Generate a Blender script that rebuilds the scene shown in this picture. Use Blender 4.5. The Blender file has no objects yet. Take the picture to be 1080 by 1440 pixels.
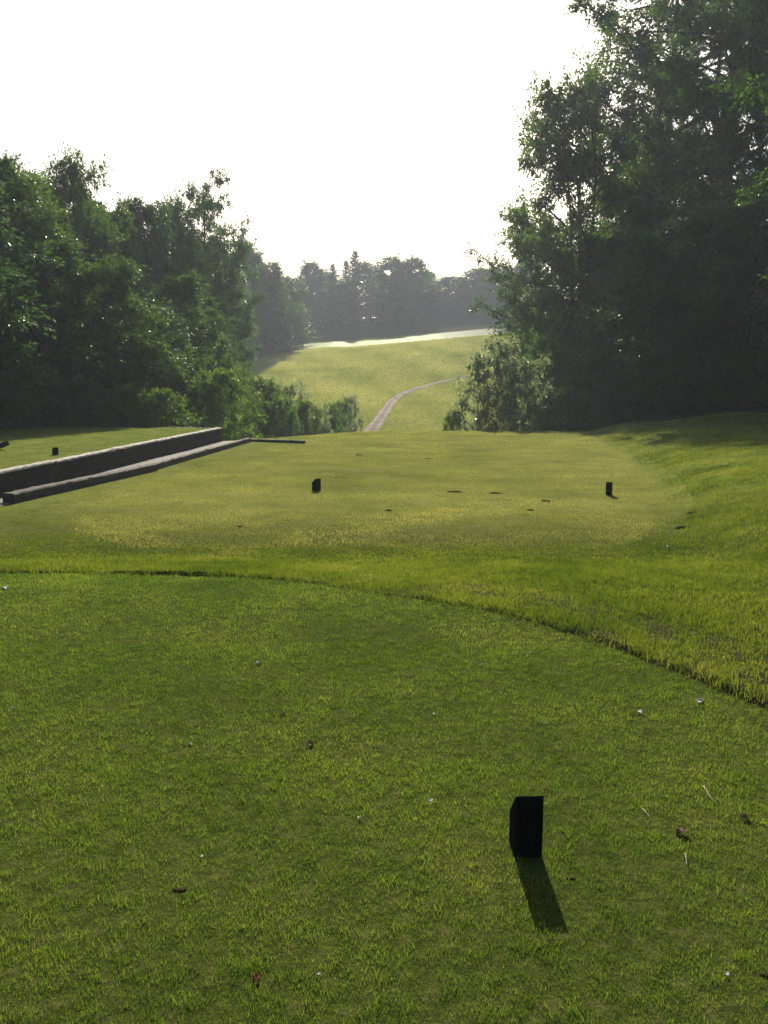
import bpy, bmesh, math, random
import numpy as np
from mathutils import Vector

C = bpy.context.scene.collection
PI = math.pi
rad = math.radians
PITCH = rad(9.0); EYE = 1.6; F = 1200.0
cP, sP = math.cos(PITCH), math.sin(PITCH)

# ------------------------------------------------------------------ helpers
def elev(py): return math.atan((720 - py) / F) - PITCH
def at(px, py, y):
    """point seen in direction (px,py) standing y metres ahead"""
    z = EYE + y * math.tan(elev(py))
    dep = y * cP - (z - EYE) * sP
    return ((px - 540) / F * dep, y, z)
def on_plane(px, py, z0):
    y = (z0 - EYE) / math.tan(elev(py))
    return at(px, py, y)

def mesh_np(name, V, faces, mat=None, attrs=None, smooth=False):
    """faces: list of int arrays (n,k)"""
    me = bpy.data.meshes.new(name)
    V = np.ascontiguousarray(V, dtype=np.float32)
    me.vertices.add(len(V)); me.vertices.foreach_set('co', V.ravel())
    idx = np.concatenate([f.ravel() for f in faces]).astype(np.int32)
    tot = np.concatenate([np.full(len(f), f.shape[1]) for f in faces]).astype(np.int32)
    st = np.concatenate([[0], np.cumsum(tot)[:-1]]).astype(np.int32)
    me.loops.add(len(idx)); me.loops.foreach_set('vertex_index', idx)
    me.polygons.add(len(tot)); me.polygons.foreach_set('loop_start', st)
    try: me.polygons.foreach_set('loop_total', tot)
    except Exception: pass
    if attrs:
        for k, a in attrs.items():
            at_ = me.attributes.new(k, 'FLOAT', 'POINT'); at_.data.foreach_set('value', np.ascontiguousarray(a, dtype=np.float32))
    me.update(calc_edges=True)
    me.polygons.foreach_set('use_smooth', np.full(len(tot), smooth, dtype=bool))
    if mat: me.materials.append(mat)
    return me
def link(name, me, parent=None):
    o = bpy.data.objects.new(name, me); C.objects.link(o)
    if parent: o.parent = parent
    return o
def tag(o, label=None, cat=None, group=None, kind=None):
    if label: o['label'] = label
    if cat: o['category'] = cat
    if group: o['group'] = group
    if kind: o['kind'] = kind
    return o
def empty(name, loc, rz=0.0):
    o = bpy.data.objects.new(name, None); C.objects.link(o)
    o.location = loc; o.rotation_euler = (0, 0, rz); o.empty_display_size = .3
    return o

_T = np.random.default_rng(7).random((256, 256))
def vnoise(x, y, s=1.0, ox=0.0):
    x = np.asarray(x, dtype=np.float64) / s + 37.3 + ox; y = np.asarray(y, dtype=np.float64) / s + 91.7 + ox * 1.7
    xi = np.floor(x).astype(int); yi = np.floor(y).astype(int)
    fx = x - xi; fy = y - yi; fx = fx * fx * (3 - 2 * fx); fy = fy * fy * (3 - 2 * fy)
    g = lambda a, b: _T[a % 256, b % 256]
    return (g(xi, yi) * (1 - fx) + g(xi + 1, yi) * fx) * (1 - fy) + (g(xi, yi + 1) * (1 - fx) + g(xi + 1, yi + 1) * fx) * fy
def fbm(x, y, s, ox=0.0, n=3):
    t = 0; a = .5; k = 0
    for i in range(n):
        t = t + a * vnoise(x, y, s, ox + i * 13.1); k += a; a *= .5; s *= .5
    return t / k
def sstep(a, b, t):
    t = np.clip((t - a) / (b - a), 0, 1); return t * t * (3 - 2 * t)

# ------------------------------------------------------------------ materials
def new_mat(name):
    m = bpy.data.materials.new(name); m.use_nodes = True
    nt = m.node_tree; nt.nodes.clear()
    return m, nt, nt.nodes, nt.links
def ramp(n, stops):
    r = n.new('ShaderNodeValToRGB'); e = r.color_ramp.elements
    while len(e) < len(stops): e.new(.5)
    for i, (p, c) in enumerate(stops): e[i].position = p; e[i].color = (*c, 1)
    return r
def leaf_mat(name, stops, transl=.35, tcol=(1.2, 1.38, .6), rough=.32, spec=.08, patch=None):
    m, nt, n, l = new_mat(name)
    out = n.new('ShaderNodeOutputMaterial')
    a = n.new('ShaderNodeAttribute'); a.attribute_name = 'tint'
    src = a.outputs['Fac']
    oi = n.new('ShaderNodeObjectInfo')
    mx = n.new('ShaderNodeMath'); mx.operation = 'MULTIPLY_ADD'; mx.inputs[1].default_value = .35
    l.new(oi.outputs['Random'], mx.inputs[0])
    sc = n.new('ShaderNodeMath'); sc.operation = 'MULTIPLY'; sc.inputs[1].default_value = .65; l.new(src, sc.inputs[0])
    l.new(sc.outputs[0], mx.inputs[2])
    fac = mx.outputs[0]
    if patch:
        tc = n.new('ShaderNodeTexCoord'); no = n.new('ShaderNodeTexNoise'); no.inputs['Scale'].default_value = patch
        no.inputs['Detail'].default_value = 4
        l.new(tc.outputs['Object'], no.inputs['Vector'])
        mr = n.new('ShaderNodeMapRange'); mr.inputs[1].default_value = .3; mr.inputs[2].default_value = .7
        l.new(no.outputs['Fac'], mr.inputs[0])
        m2 = n.new('ShaderNodeMath'); m2.operation = 'MULTIPLY_ADD'; m2.inputs[1].default_value = .5
        h = n.new('ShaderNodeMath'); h.operation = 'MULTIPLY'; h.inputs[1].default_value = .5
        l.new(src, h.inputs[0]); l.new(mr.outputs[0], m2.inputs[0]); l.new(h.outputs[0], m2.inputs[2]); fac = m2.outputs[0]
    r = ramp(n, stops); l.new(fac, r.inputs[0])
    df = n.new('ShaderNodeBsdfDiffuse'); l.new(r.outputs[0], df.inputs['Color'])
    gl = n.new('ShaderNodeBsdfGlossy'); gl.inputs['Roughness'].default_value = rough; gl.inputs['Color'].default_value = (.9, .95, .85, 1)
    p = n.new('ShaderNodeMixShader'); p.inputs[0].default_value = spec
    l.new(df.outputs[0], p.inputs[1]); l.new(gl.outputs[0], p.inputs[2])
    t = n.new('ShaderNodeBsdfTranslucent')
    mc = n.new('ShaderNodeMix'); mc.data_type = 'RGBA'; mc.blend_type = 'MULTIPLY'; mc.inputs[0].default_value = 1
    l.new(r.outputs[0], mc.inputs[6]); mc.inputs[7].default_value = (*tcol, 1)
    l.new(mc.outputs[2], t.inputs['Color'])
    ms = n.new('ShaderNodeMixShader'); ms.inputs[0].default_value = transl
    l.new(p.outputs[0], ms.inputs[1]); l.new(t.outputs[0], ms.inputs[2]); l.new(ms.outputs[0], out.inputs[0])
    return m
def noise_mat(name, stops, scale=8, detail=6, rough=.85, bump=.3, bscale=None, spec=.3, stretch=(1, 1, 1), coord='Object'):
    m, nt, n, l = new_mat(name)
    out = n.new('ShaderNodeOutputMaterial'); p = n.new('ShaderNodeBsdfPrincipled')
    tc = n.new('ShaderNodeTexCoord'); mp = n.new('ShaderNodeMapping'); mp.inputs['Scale'].default_value = stretch
    l.new(tc.outputs[coord], mp.inputs[0])
    no = n.new('ShaderNodeTexNoise'); no.inputs['Scale'].default_value = scale; no.inputs['Detail'].default_value = detail
    no.inputs['Roughness'].default_value = .65
    l.new(mp.outputs[0], no.inputs['Vector'])
    r = ramp(n, stops); l.new(no.outputs['Fac'], r.inputs[0]); l.new(r.outputs[0], p.inputs['Base Color'])
    p.inputs['Roughness'].default_value = rough; p.inputs['Specular IOR Level'].default_value = spec
    if bump:
        n2 = n.new('ShaderNodeTexNoise'); n2.inputs['Scale'].default_value = bscale or scale * 3; n2.inputs['Detail'].default_value = 6
        l.new(mp.outputs[0], n2.inputs['Vector'])
        b = n.new('ShaderNodeBump'); b.inputs['Strength'].default_value = bump; b.inputs['Distance'].default_value = .02
        l.new(n2.outputs['Fac'], b.inputs['Height']); l.new(b.outputs[0], p.inputs['Normal'])
    l.new(p.outputs[0], out.inputs[0])
    return m

GREENS = [(0, (.020, .044, .009)), (.35, (.040, .074, .013)), (.7, (.072, .112, .020)), (1, (.115, .145, .034))]
COOL = [(0, (.020, .044, .018)), (.5, (.046, .080, .028)), (1, (.085, .125, .045))]
M_leaf = leaf_mat('leaf_green', GREENS, .5)
M_leafc = leaf_mat('leaf_cool_green', COOL, .46)
M_leafb = leaf_mat('leaf_bright_green', [(0, (.035, .065, .010)), (.5, (.07, .115, .018)), (1, (.12, .16, .035))], .5, rough=.30, spec=.07)
M_leafg = leaf_mat('leaf_pale_glint', [(0, (.10, .12, .06)), (.5, (.18, .205, .115)), (1, (.28, .30, .19))], .55, tcol=(1.15, 1.25, .8), rough=.30, spec=.11)  # pale leaves, colour brightened to carry the sun glints
M_needle = leaf_mat('conifer_needle', [(0, (.012, .030, .012)), (1, (.030, .055, .020))], .15)
M_bark = noise_mat('bark', [(.3, (.035, .028, .022)), (.7, (.10, .082, .065))], 6, 8, .9, .8, stretch=(1, 1, .25))
MOWN = [(0, (0.0284, 0.0483, 0.0099)), (.3, (0.0710, 0.1051, 0.0170)), (.62, (0.1306, 0.1704, 0.0284)), (.86, (0.2130, 0.2130, 0.0540)), (1, (0.2840, 0.2130, 0.1065))]
TEE = [(0, (0.0616, 0.0694, 0.0246)), (.35, (0.1456, 0.1546, 0.0493)), (.65, (0.2240, 0.2195, 0.0829)), (1, (0.3248, 0.2800, 0.1456))]
ROUGH = [(0, (0.0325, 0.0425, 0.0088)), (.35, (0.0850, 0.1025, 0.0150)), (.65, (0.1438, 0.1562, 0.0250)), (.85, (0.2000, 0.1775, 0.0562)), (1, (0.2250, 0.1562, 0.0813))]
M_mown = leaf_mat('mown_grass', MOWN, .5, tcol=(1.25, 1.5, .5), rough=.4, spec=.05, patch=1.1)
M_tee = leaf_mat('tee_turf', TEE, .5, tcol=(1.3, 1.35, .6), rough=.45, spec=.07, patch=.7)
M_rough = leaf_mat('rough_grass', ROUGH, .48, tcol=(1.2, 1.45, .5), rough=.45, spec=.02, patch=.9)
M_fair = leaf_mat('fairway_grass', [(0, (.10, .12, .028)), (.4, (.17, .185, .045)), (.7, (.25, .25, .085)), (1, (.34, .30, .14))], .5, tcol=(1.25, 1.3, .65), rough=.5, spec=.025)
M_reed = leaf_mat('dry_brush', [(0, (.06, .075, .03)), (.5, (.11, .12, .05)), (1, (.19, .17, .09))], .35, tcol=(1.1, 1.1, .8))

# ------------------------------------------------------------------ terrain
YP = np.array([-400, 6.0, 6.8, 8.6, 28.5, 30.6, 34, 40, 50, 58, 64, 75, 88, 108, 121, 127, 140, 152, 180, 700.])
ZP = np.array([0, 0, -.03, -.25, -.25, -.30, -1.1, -2.3, -3.0, -2.9, -2.1, -.75, .95, 4.2, 6.1, 6.65, 7.75, 9.0, 14., 22.])
Ygrid = np.arange(-20, 300, .25)
_zi = np.interp(Ygrid, YP, ZP)
def _smooth(z, k):
    ker = np.hanning(k + 2)[1:-1]; ker /= ker.sum(); return np.convolve(np.pad(z, k // 2, mode='edge'), ker, 'valid')[:len(z)]
_zs = _smooth(_zi, 5); _zl = _smooth(_zi, 45)
_w = sstep(36, 60, Ygrid); _zi = _zs * (1 - _w) + _zl * _w
_EDGE = [(-120, 789), (0, 790), (110, 794), (200, 797), (330, 803), (430, 815), (540, 832), (650, 850), (740, 873), (850, 908), (950, 945), (1080, 1000)]
_e = [on_plane(a, b, 0)[:2] for a, b in _EDGE]
EX = np.array([-14] + [p[0] for p in _e] + [2.25, 2.6, 3.2]); EY = np.array([7.2] + [p[1] for p in _e] + [2.9, 1.2, -3])
def Yedge(x): return np.interp(x, EX, EY) + .12 * (vnoise(x, x * 0, .5) - .5)
def x_left(y): return np.interp(y, [9, 10, 12, 14, 20, 26, 29], [-2.6, -3.6, -4.4, -4.5, -3.3, -2.6, -2.0])
def x_right(y): return np.interp(y, [9, 10, 12, 15, 20, 26, 29], [2.4, 3.2, 4.1, 4.9, 5.8, 6.4, 6.6])
def x_wall(y): return -5.98 + (y - 13) * .104
def H(x, y):
    x = np.asarray(x, dtype=np.float64); y = np.asarray(y, dtype=np.float64)
    # the far end of the tee is skewed: nearer on the left
    yy = y + np.clip(-x - .5, 0, 6) * 1.1 * sstep(14, 26, y) * (1 - sstep(45, 70, y))
    z = np.interp(yy, Ygrid, _zi)
    z = np.where(yy > 299, np.interp(yy, YP, ZP), z)
    # right bank
    x0 = np.interp(y, [0, 6, 9, 12, 20, 30, 45], [2.3, 2.9, 3.2, 4.0, 6.0, 7.2, 9])
    bank = .20 * np.maximum(0, x - x0 + .3); bank = 1.25 * np.tanh(bank / 1.25) * sstep(-3, 6, y) * (1 - .0 * y)
    bank = bank * sstep(0, 1.2, x - x0 + .3)
    fade = 1 - sstep(34, 60, y)
    z = z + bank * fade
    # wood on the left: ground stays at tee level further back
    wl = sstep(-5.0, -9.5, x) * (1 - sstep(55, 95, y)) * sstep(25, 30, y)
    z = z * (1 - wl) + wl * (-.35)
    wr = sstep(9, 14, x) * (1 - sstep(60, 100, y)) * sstep(29, 34, y)
    z = z * (1 - wr) + wr * np.maximum(z, .7)
    # cross tilt of the far hill
    far = sstep(80, 126, y)
    z = z + far * (np.clip(x, -5, 60) * .085 + np.clip(x + 8, -30, 0) * .11)
    # small unevenness
    z = z + .025 * (fbm(x, y, 1.6) - .5) * sstep(3, 9, y) + .5 * (fbm(x, y, 18, 5) - .5) * sstep(38, 60, y) 
    return z
def Hs(x, y): return float(H(np.array([x]), np.array([y]))[0])

def axis(spec):
    out = []
    for a, b, s in spec: out += list(np.arange(a, b - 1e-6, s))
    out.append(spec[-1][1]); return np.array(out)
GX = axis([(-500, -150, 35), (-150, -40, 5), (-40, -9, .8), (-9, 9, .15), (9, 40, .8), (40, 150, 5), (150, 500, 35)])
GY = axis([(-150, -20, 13), (-20, 1, .7), (1, 36, .15), (36, 150, .9), (150, 300, 6), (300, 620, 40)])
XX, YY = np.meshgrid(GX, GY)
ZZ = H(XX, YY)
nx, ny = len(GX), len(GY)
i = np.arange(nx * ny).reshape(ny, nx)
quads = np.stack([i[:-1, :-1].ravel(), i[:-1, 1:].ravel(), i[1:, 1:].ravel(), i[1:, :-1].ravel()], 1)
xr, yr, zr = XX.ravel(), YY.ravel(), ZZ.ravel()
near = (yr < Yedge(xr)).astype(float)
fart = sstep(-.15, .15, xr - x_left(yr)) * sstep(-.15, .15, x_right(yr) - xr) * sstep(9.2, 9.6, yr) * (1 - sstep(29, 30, yr))
green_sheen = sstep(118, 121, yr) * (1 - sstep(138, 141, yr)) * sstep(-17, -13, xr) * (1 - sstep(16, 20, xr))
xl_f = np.interp(yr, [40, 62, 80, 100, 125], [-3.5, -6, -14, -20, -24])
xr_f = np.interp(yr, [40, 62, 85, 125], [8, 12, 17, 24])
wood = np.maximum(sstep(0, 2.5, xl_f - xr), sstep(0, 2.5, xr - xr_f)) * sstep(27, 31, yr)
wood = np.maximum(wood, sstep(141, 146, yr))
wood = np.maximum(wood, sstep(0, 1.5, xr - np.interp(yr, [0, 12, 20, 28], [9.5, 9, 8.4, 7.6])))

m, nt, n, l = new_mat('turf')
M_turf = m
out = n.new('ShaderNodeOutputMaterial'); p = n.new('ShaderNodeBsdfPrincipled')
tc = n.new('ShaderNodeTexCoord')
def tex(scale, detail=5, rough=.6, stretch=None):
    t = n.new('ShaderNodeTexNoise'); t.inputs['Scale'].default_value = scale; t.inputs['Detail'].default_value = detail; t.inputs['Roughness'].default_value = rough
    if stretch:
        mp = n.new('ShaderNodeMapping'); mp.inputs['Scale'].default_value = stretch[0]; mp.inputs['Rotation'].default_value = stretch[1]
        l.new(tc.outputs['Object'], mp.inputs[0]); l.new(mp.outputs[0], t.inputs['Vector'])
    else: l.new(tc.outputs['Object'], t.inputs['Vector'])
    return t
def attr(nm):
    a = n.new('ShaderNodeAttribute'); a.attribute_name = nm; return a.outputs['Fac']
def mixc(fac, a, b, blend='MIX'):
    x = n.new('ShaderNodeMix'); x.data_type = 'RGBA'; x.blend_type = blend
    for s, v in ((0, fac), (6, a), (7, b)):
        if hasattr(v, 'default_value'): l.new(v, x.inputs[s])
        elif s == 0: x.inputs[0].default_value = v
        else: x.inputs[s].default_value = (*v, 1)
    return x.outputs[2]
big = tex(.35, 6, .65); fine = tex(14, 6, .75); mid = tex(2.2, 5, .65)
rb = ramp(n, [(.30, (.075, .092, .022)), (.5, (.135, .145, .040)), (.72, (.21, .20, .080))]); l.new(mid.outputs['Fac'], rb.inputs[0])
rf = ramp(n, [(.25, (.045, .060, .012)), (.5, (.12, .135, .032)), (.8, (.20, .19, .065))]); l.new(fine.outputs['Fac'], rf.inputs[0])
base = mixc(.5, rb.outputs[0], rf.outputs[0])
# hillside: mower bands and dry strokes
band = tex(.10, 3, .5, ((1.0, .18, 1), (0, 0, rad(-12)))); streak = tex(.5, 6, .7, ((.18, 1.0, 1), (0, 0, rad(8))))
rh = ramp(n, [(.30, (.070, .100, .022)), (.5, (.120, .150, .036)), (.70, (.190, .195, .070))])
mm = n.new('ShaderNodeMath'); mm.operation = 'ADD'; hm = n.new('ShaderNodeMath'); hm.operation = 'MULTIPLY'; hm.inputs[1].default_value = .5
l.new(band.outputs['Fac'], mm.inputs[0]); l.new(streak.outputs['Fac'], mm.inputs[1]); l.new(mm.outputs[0], hm.inputs[0]); l.new(hm.outputs[0], rh.inputs[0])
c = mixc(attr('hill'), base, rh.outputs[0])
rg = ramp(n, [(.3, (.16, .19, .07)), (.7, (.25, .26, .12))]); l.new(mid.outputs['Fac'], rg.inputs[0])  # pale tone of the green carries the grazing sun sheen
c = mixc(attr('green'), c, rg.outputs[0])
# thatch under blades
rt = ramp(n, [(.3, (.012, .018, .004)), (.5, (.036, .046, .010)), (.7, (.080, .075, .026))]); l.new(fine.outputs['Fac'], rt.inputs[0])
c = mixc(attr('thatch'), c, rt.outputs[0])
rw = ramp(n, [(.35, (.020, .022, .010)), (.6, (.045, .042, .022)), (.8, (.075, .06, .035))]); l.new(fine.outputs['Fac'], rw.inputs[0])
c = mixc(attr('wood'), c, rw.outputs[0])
df = n.new('ShaderNodeBsdfDiffuse'); gl = n.new('ShaderNodeBsdfGlossy'); gl.inputs['Roughness'].default_value = .5; gl.inputs['Color'].default_value = (.9, .95, .8, 1)
l.new(c, df.inputs['Color'])
gs = n.new('ShaderNodeMath'); gs.operation = 'MULTIPLY'; gs.inputs[1].default_value = .02; l.new(attr('green'), gs.inputs[0])
bp = n.new('ShaderNodeBump'); bp.inputs['Strength'].default_value = .7; bp.inputs['Distance'].default_value = .03
l.new(fine.outputs['Fac'], bp.inputs['Height']); l.new(bp.outputs[0], df.inputs['Normal'])
ms = n.new('ShaderNodeMixShader'); l.new(gs.outputs[0], ms.inputs[0]); l.new(df.outputs[0], ms.inputs[1]); l.new(gl.outputs[0], ms.inputs[2])
l.new(ms.outputs[0], out.inputs[0]); n.remove(p)

def lip(x, y):
    m_ = (np.interp(x + .05, EX, EY) - np.interp(x - .05, EX, EY)) / .1
    d = (y - Yedge(x)) / np.sqrt(1 + m_ ** 2)
    s_ = x - .35 * y
    hgt = .026 * np.clip(3.2 * fbm(s_, s_ * 0, .35, 91, 3) - 1.05, .0, 1.2)
    return hgt * sstep(0, .035, d) * np.exp(-np.maximum(0, d - .05) / .45)
hill = sstep(34, 44, yr)
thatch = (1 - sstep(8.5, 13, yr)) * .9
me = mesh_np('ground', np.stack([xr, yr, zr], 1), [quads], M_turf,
             dict(hill=hill, green=green_sheen, thatch=thatch, wood=wood), smooth=True)
tag(link('ground', me), kind='structure')

# ------------------------------------------------------------------ cart path on the hill
def hit(px, py, y0=40):
    te = math.tan(elev(py))
    ys = np.arange(y0, 160, .2); dep = ys * cP - ys * te * sP
    xs = (px - 540) / F * dep; zs = EYE + ys * te
    k = np.argmax(H(xs, ys) > zs)
    return np.array([xs[k], ys[k]]) if H(xs[k:k+1], ys[k:k+1])[0] > zs[k] else None
pp = [(505, 622, 0), (520, 609, 0), (530, 596, 0), (538, 584, 0), (545, 573, 0), (553, 563, 0), (566, 554, 0), (586, 547, 0), (606, 541, 0), (626, 536, 0), (650, 531, 0), (672, 527, 0)]
pts = [q for q in (hit(a, b) for a, b, _ in pp) if q is not None]
pts = np.array(pts)
print('path', pts.round(1).tolist())
pts = np.vstack([[pts[0] + (pts[0] - pts[1]) * 1.2], pts])
tt = np.linspace(0, len(pts) - 1, 160)
cx = _smooth(np.interp(tt, np.arange(len(pts)), pts[:, 0]), 15); cy = _smooth(np.interp(tt, np.arange(len(pts)), pts[:, 1]), 15)
dx, dy = np.gradient(cx), np.gradient(cy); ln = np.hypot(dx, dy) + 1e-9
nxv, nyv = dy / ln, -dx / ln
us = np.linspace(-1, 1, 9); PV = []; PE = []
for k in range(len(cx)):
    w = .62 * (1 - .45 * k / len(cx)) + .22 * (float(vnoise(np.array([k * .3]), np.array([0.]), 1.5)[0]) - .5)
    for u in us:
        x = cx[k] + nxv[k] * u * w; y = cy[k] + nyv[k] * u * w
        PV.append((x, y, Hs(x, y) + .05 * (1 - u ** 4) + .004 - .05 * (1 if abs(u) == 1 else 0))); PE.append(abs(u))
PV = np.array(PV); gi = np.arange(len(PV)).reshape(len(cx), 9)
pq = np.stack([gi[:-1, :-1].ravel(), gi[:-1, 1:].ravel(), gi[1:, 1:].ravel(), gi[1:, :-1].ravel()], 1)
M_path = noise_mat('packed_dirt', [(.3, (.09, .065, .05)), (.5, (.17, .125, .105)), (.75, (.27, .215, .185))], 1.2, 8, .95, .6, spec=.05)
nt = M_path.node_tree; n = nt.nodes; l = nt.links
pb = [q for q in n if q.type == 'BSDF_PRINCIPLED'][0]; old = pb.inputs['Base Color'].links[0].from_socket
a_ = n.new('ShaderNodeAttribute'); a_.attribute_name = 'across'
r_ = ramp(n, [(0, (.55, .62, .45)), (.22, (.75, .72, .62)), (.5, (1.25, 1.2, 1.2)), (1, (.62, .66, .5))]); l.new(a_.outputs['Fac'], r_.inputs[0])
x_ = n.new('ShaderNodeMix'); x_.data_type = 'RGBA'; x_.blend_type = 'MULTIPLY'; x_.inputs[0].default_value = 1
l.new(old, x_.inputs[6]); l.new(r_.outputs[0], x_.inputs[7]); l.new(x_.outputs[2], pb.inputs['Base Color'])
tag(link('path', mesh_np('path', PV, [pq], M_path, dict(across=np.array(PE)), smooth=True)), kind='structure')

# ------------------------------------------------------------------ grass
def blades(name, P, h, w, lean, tint, mat, rng, segs=1, label_kind='grass'):
    N = len(P); a = rng.random(N) * 2 * PI; b = rng.random(N) * 2 * PI
    side = np.stack([np.cos(a), np.sin(a), np.zeros(N)], 1) * (w * .5)[:, None]
    tipo = np.stack([np.cos(b) * lean, np.sin(b) * lean, np.sqrt(np.maximum(.05, 1 - lean ** 2))], 1) * h[:, None]
    P = P - np.array([0, 0, .004])
    if segs == 1:
        V = np.stack([P - side, P + side, P + tipo + side * .18, P + tipo - side * .18], 1).reshape(-1, 3)
        f = np.arange(4 * N).reshape(N, 4); T = np.repeat(tint, 4)
        fs = [f]
    else:
        midp = P + tipo * np.array([.35, .35, .62])
        V = np.stack([P - side, P + side, midp + side * .8, midp - side * .8, P + tipo + side * .12, P + tipo - side * .12], 1).reshape(-1, 3)
        k = np.arange(N)[:, None] * 6
        fs = [np.concatenate([k + np.array([[0, 1, 2, 3]]), k + np.array([[3, 2, 4, 5]])])]; T = np.repeat(tint, 6)
    o = link(name, mesh_np(name, V, fs, mat, dict(tint=T)))
    o['kind'] = 'stuff'; return o
def scatter(rng, bands, x_ext, keep):
    """bands: (y0,y1,density)"""
    out = []
    for y0, y1, dens in bands:
        xa, xb = x_ext(y1); nn = int((xb - xa) * (y1 - y0) * dens)
        x = rng.uniform(xa, xb, nn); y = rng.uniform(y0, y1, nn)
        k = keep(x, y); out.append(np.stack([x[k], y[k]], 1))
    return np.concatenate(out)
rng = np.random.default_rng(11)
# near tee, closely mown
ext = lambda y: (-(.47 * y + 2.3), .47 * y + 2.1)
def keep_near(x, y):
    cl = fbm(x, y, .07, 3, 2)
    return (y < Yedge(x) - .01 - .06 * vnoise(x, y * 0, .2, 4)) & (rng.random(len(x)) < .35 + .85 * cl)
xy = scatter(rng, [(1.2, 2.2, 52000), (2.2, 3.4, 44000), (3.4, 5, 26000), (5, 7.6, 14000)], ext, keep_near)
X, Y = xy[:, 0], xy[:, 1]; d = Y
hh = (.007 + .016 * rng.random(len(X)) ** 1.4) * (.45 + 1.1 * fbm(X, Y, .045, 9, 2))
ww = (.0018 + .0010 * rng.random(len(X))) * np.clip(d / 3, .9, 2.4)
tint = np.clip(rng.normal(.44, .30, len(X)) + .75 * (fbm(X, Y, .6, 21) - .5) + .4 * (fbm(X, Y, .12, 25) - .5) + .8 * (vnoise(X, Y, .022, 27) - .5) + (rng.random(len(X)) < .06) * .5, 0, 1)
tag(blades('mown_grass', np.stack([X, Y, H(X, Y)], 1), hh, ww, rng.uniform(.1, .8, len(X)), tint, M_mown, rng),
    'short mown green turf of the near tee filling the foreground', 'grass')
print('mown', len(X))
# rough: collar past the near tee, right bank
def keep_rough(x, y):
    jit = rng.normal(0, .11, len(x)); inside = (x + jit > x_left(y)) & (x + jit < x_right(y)) & (y + jit > 9.3)
    ok = (y > Yedge(x) - .01 - .05 * (rng.random(len(x)) < .35)) & ~inside & (x > np.where(y > 11, x_wall(y) + .55, -9)) & (y < 27)
    return ok & (rng.random(len(x)) < .30 + 1.2 * fbm(x, y, .16, 6, 2))
# the cut edge of the near tee: an earth step added for its dark shade line
ex_ = np.concatenate([np.linspace(-8, 1.9, 420), np.linspace(1.9, 3.1, 300)[1:]]); ey_ = Yedge(ex_)
tx, ty = np.gradient(_smooth(ex_, 15)), np.gradient(_smooth(ey_, 15)); tl = np.hypot(tx, ty); n_x, n_y = -ty / tl, tx / tl
EV = []
offs = [-.03, .0, .012, .035, .09, .2, .4, .7, 1.1]
for k_, d_ in enumerate(offs):
    px_ = ex_ + n_x * d_; py_ = ey_ + n_y * d_
    EV.append(np.stack([px_, py_, H(px_, py_) + (-.01 if k_ == 0 else .002) + (lip(px_, py_) if k_ > 1 else 0) - (.03 if k_ == len(offs) - 1 else 0)], 1))
EV = np.concatenate(EV); gi = np.arange(len(EV)).reshape(len(offs), len(ex_))
eq = np.stack([gi[:-1, :-1].ravel(), gi[:-1, 1:].ravel(), gi[1:, 1:].ravel(), gi[1:, :-1].ravel()], 1)
M_edge = noise_mat('edge_shade_soil', [(.3, (.012, .013, .005)), (.6, (.030, .030, .011)), (.85, (.055, .045, .02))], 25, 6, .95, .8, spec=.02)
tag(link('terrain', mesh_np('terrain', EV, [eq], M_edge, smooth=True)), kind='structure')
ext2 = lambda y: (-(.47 * y + 2.4), min(.47 * y + 2.2, 11))
xy = scatter(rng, [(1.5, 4, 7000), (4, 6, 11000), (6, 8, 9000), (8, 11, 5000), (11, 15, 3000), (15, 20, 1800), (20, 27, 800)], ext2, keep_rough)
X, Y = xy[:, 0], xy[:, 1]
collar = np.exp(-np.maximum(0, Y - Yedge(X)) / .35) * 1.5 * vnoise(X, Y, .3, 3) ** 2
tee_strip = (X < x_left(Y) + .1) & (Y > 10)
hh = (.014 + .028 * rng.random(len(X))) * (.35 + 1.3 * fbm(X, Y, .2, 17, 3)) * np.where(tee_strip, .6, 1.0) * (1 + 1.1 * collar) * (1 - .45 * sstep(7.8, 9.4, Y) * (X < x_right(Y) + .3)) 
ww = (.003 + .002 * rng.random(len(X))) * np.clip(Y / 5, .9, 4.0)
tint = np.clip(rng.normal(.48, .20, len(X)) + .9 * (fbm(X, Y, .7, 33) - .5) + .7 * (vnoise(X, Y, .05, 37) - .5) + (rng.random(len(X)) < .05) * .5, 0, 1)
tag(blades('rough_grass', np.stack([X, Y, H(X, Y) + lip(X, Y)], 1), hh, ww, rng.uniform(.15, .8, len(X)), tint, M_rough, rng, 2),
    'longer yellow green rough grass on the collar and right bank', 'grass')
print('rough', len(X))
# far tee, mown
def keep_far(x, y):
    jit = rng.normal(0, .11, len(x)); inside = (x + jit > x_left(y)) & (x + jit < x_right(y)) & (y + jit > 9.2) & (y < 30.5)
    return inside & (rng.random(len(x)) < .15 + 1.4 * np.clip(fbm(x, y, .5, 41, 3) - .12, 0, 1))
xy = scatter(rng, [(9, 12, 4200), (12, 16, 2600), (16, 22, 1500), (22, 31, 900)], lambda y: (-5.5, 7.2), keep_far)
X, Y = xy[:, 0], xy[:, 1]
hh = (.010 + .018 * rng.random(len(X))) * (.5 + fbm(X, Y, .3, 44, 2)); ww = (.004 + .003 * rng.random(len(X))) * np.clip(Y / 9, 1, 2.6)
tint = np.clip(rng.normal(.52, .17, len(X)) + .7 * (fbm(X, Y, 1.6, 51) - .5) + .9 * (fbm(X * .35, Y, .5, 57) - .5) - .22 * sstep(12, 15, Y) * (1 - sstep(19, 23, Y)) * sstep(4.5, 2, np.abs(X + .3)), 0, 1)
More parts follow.
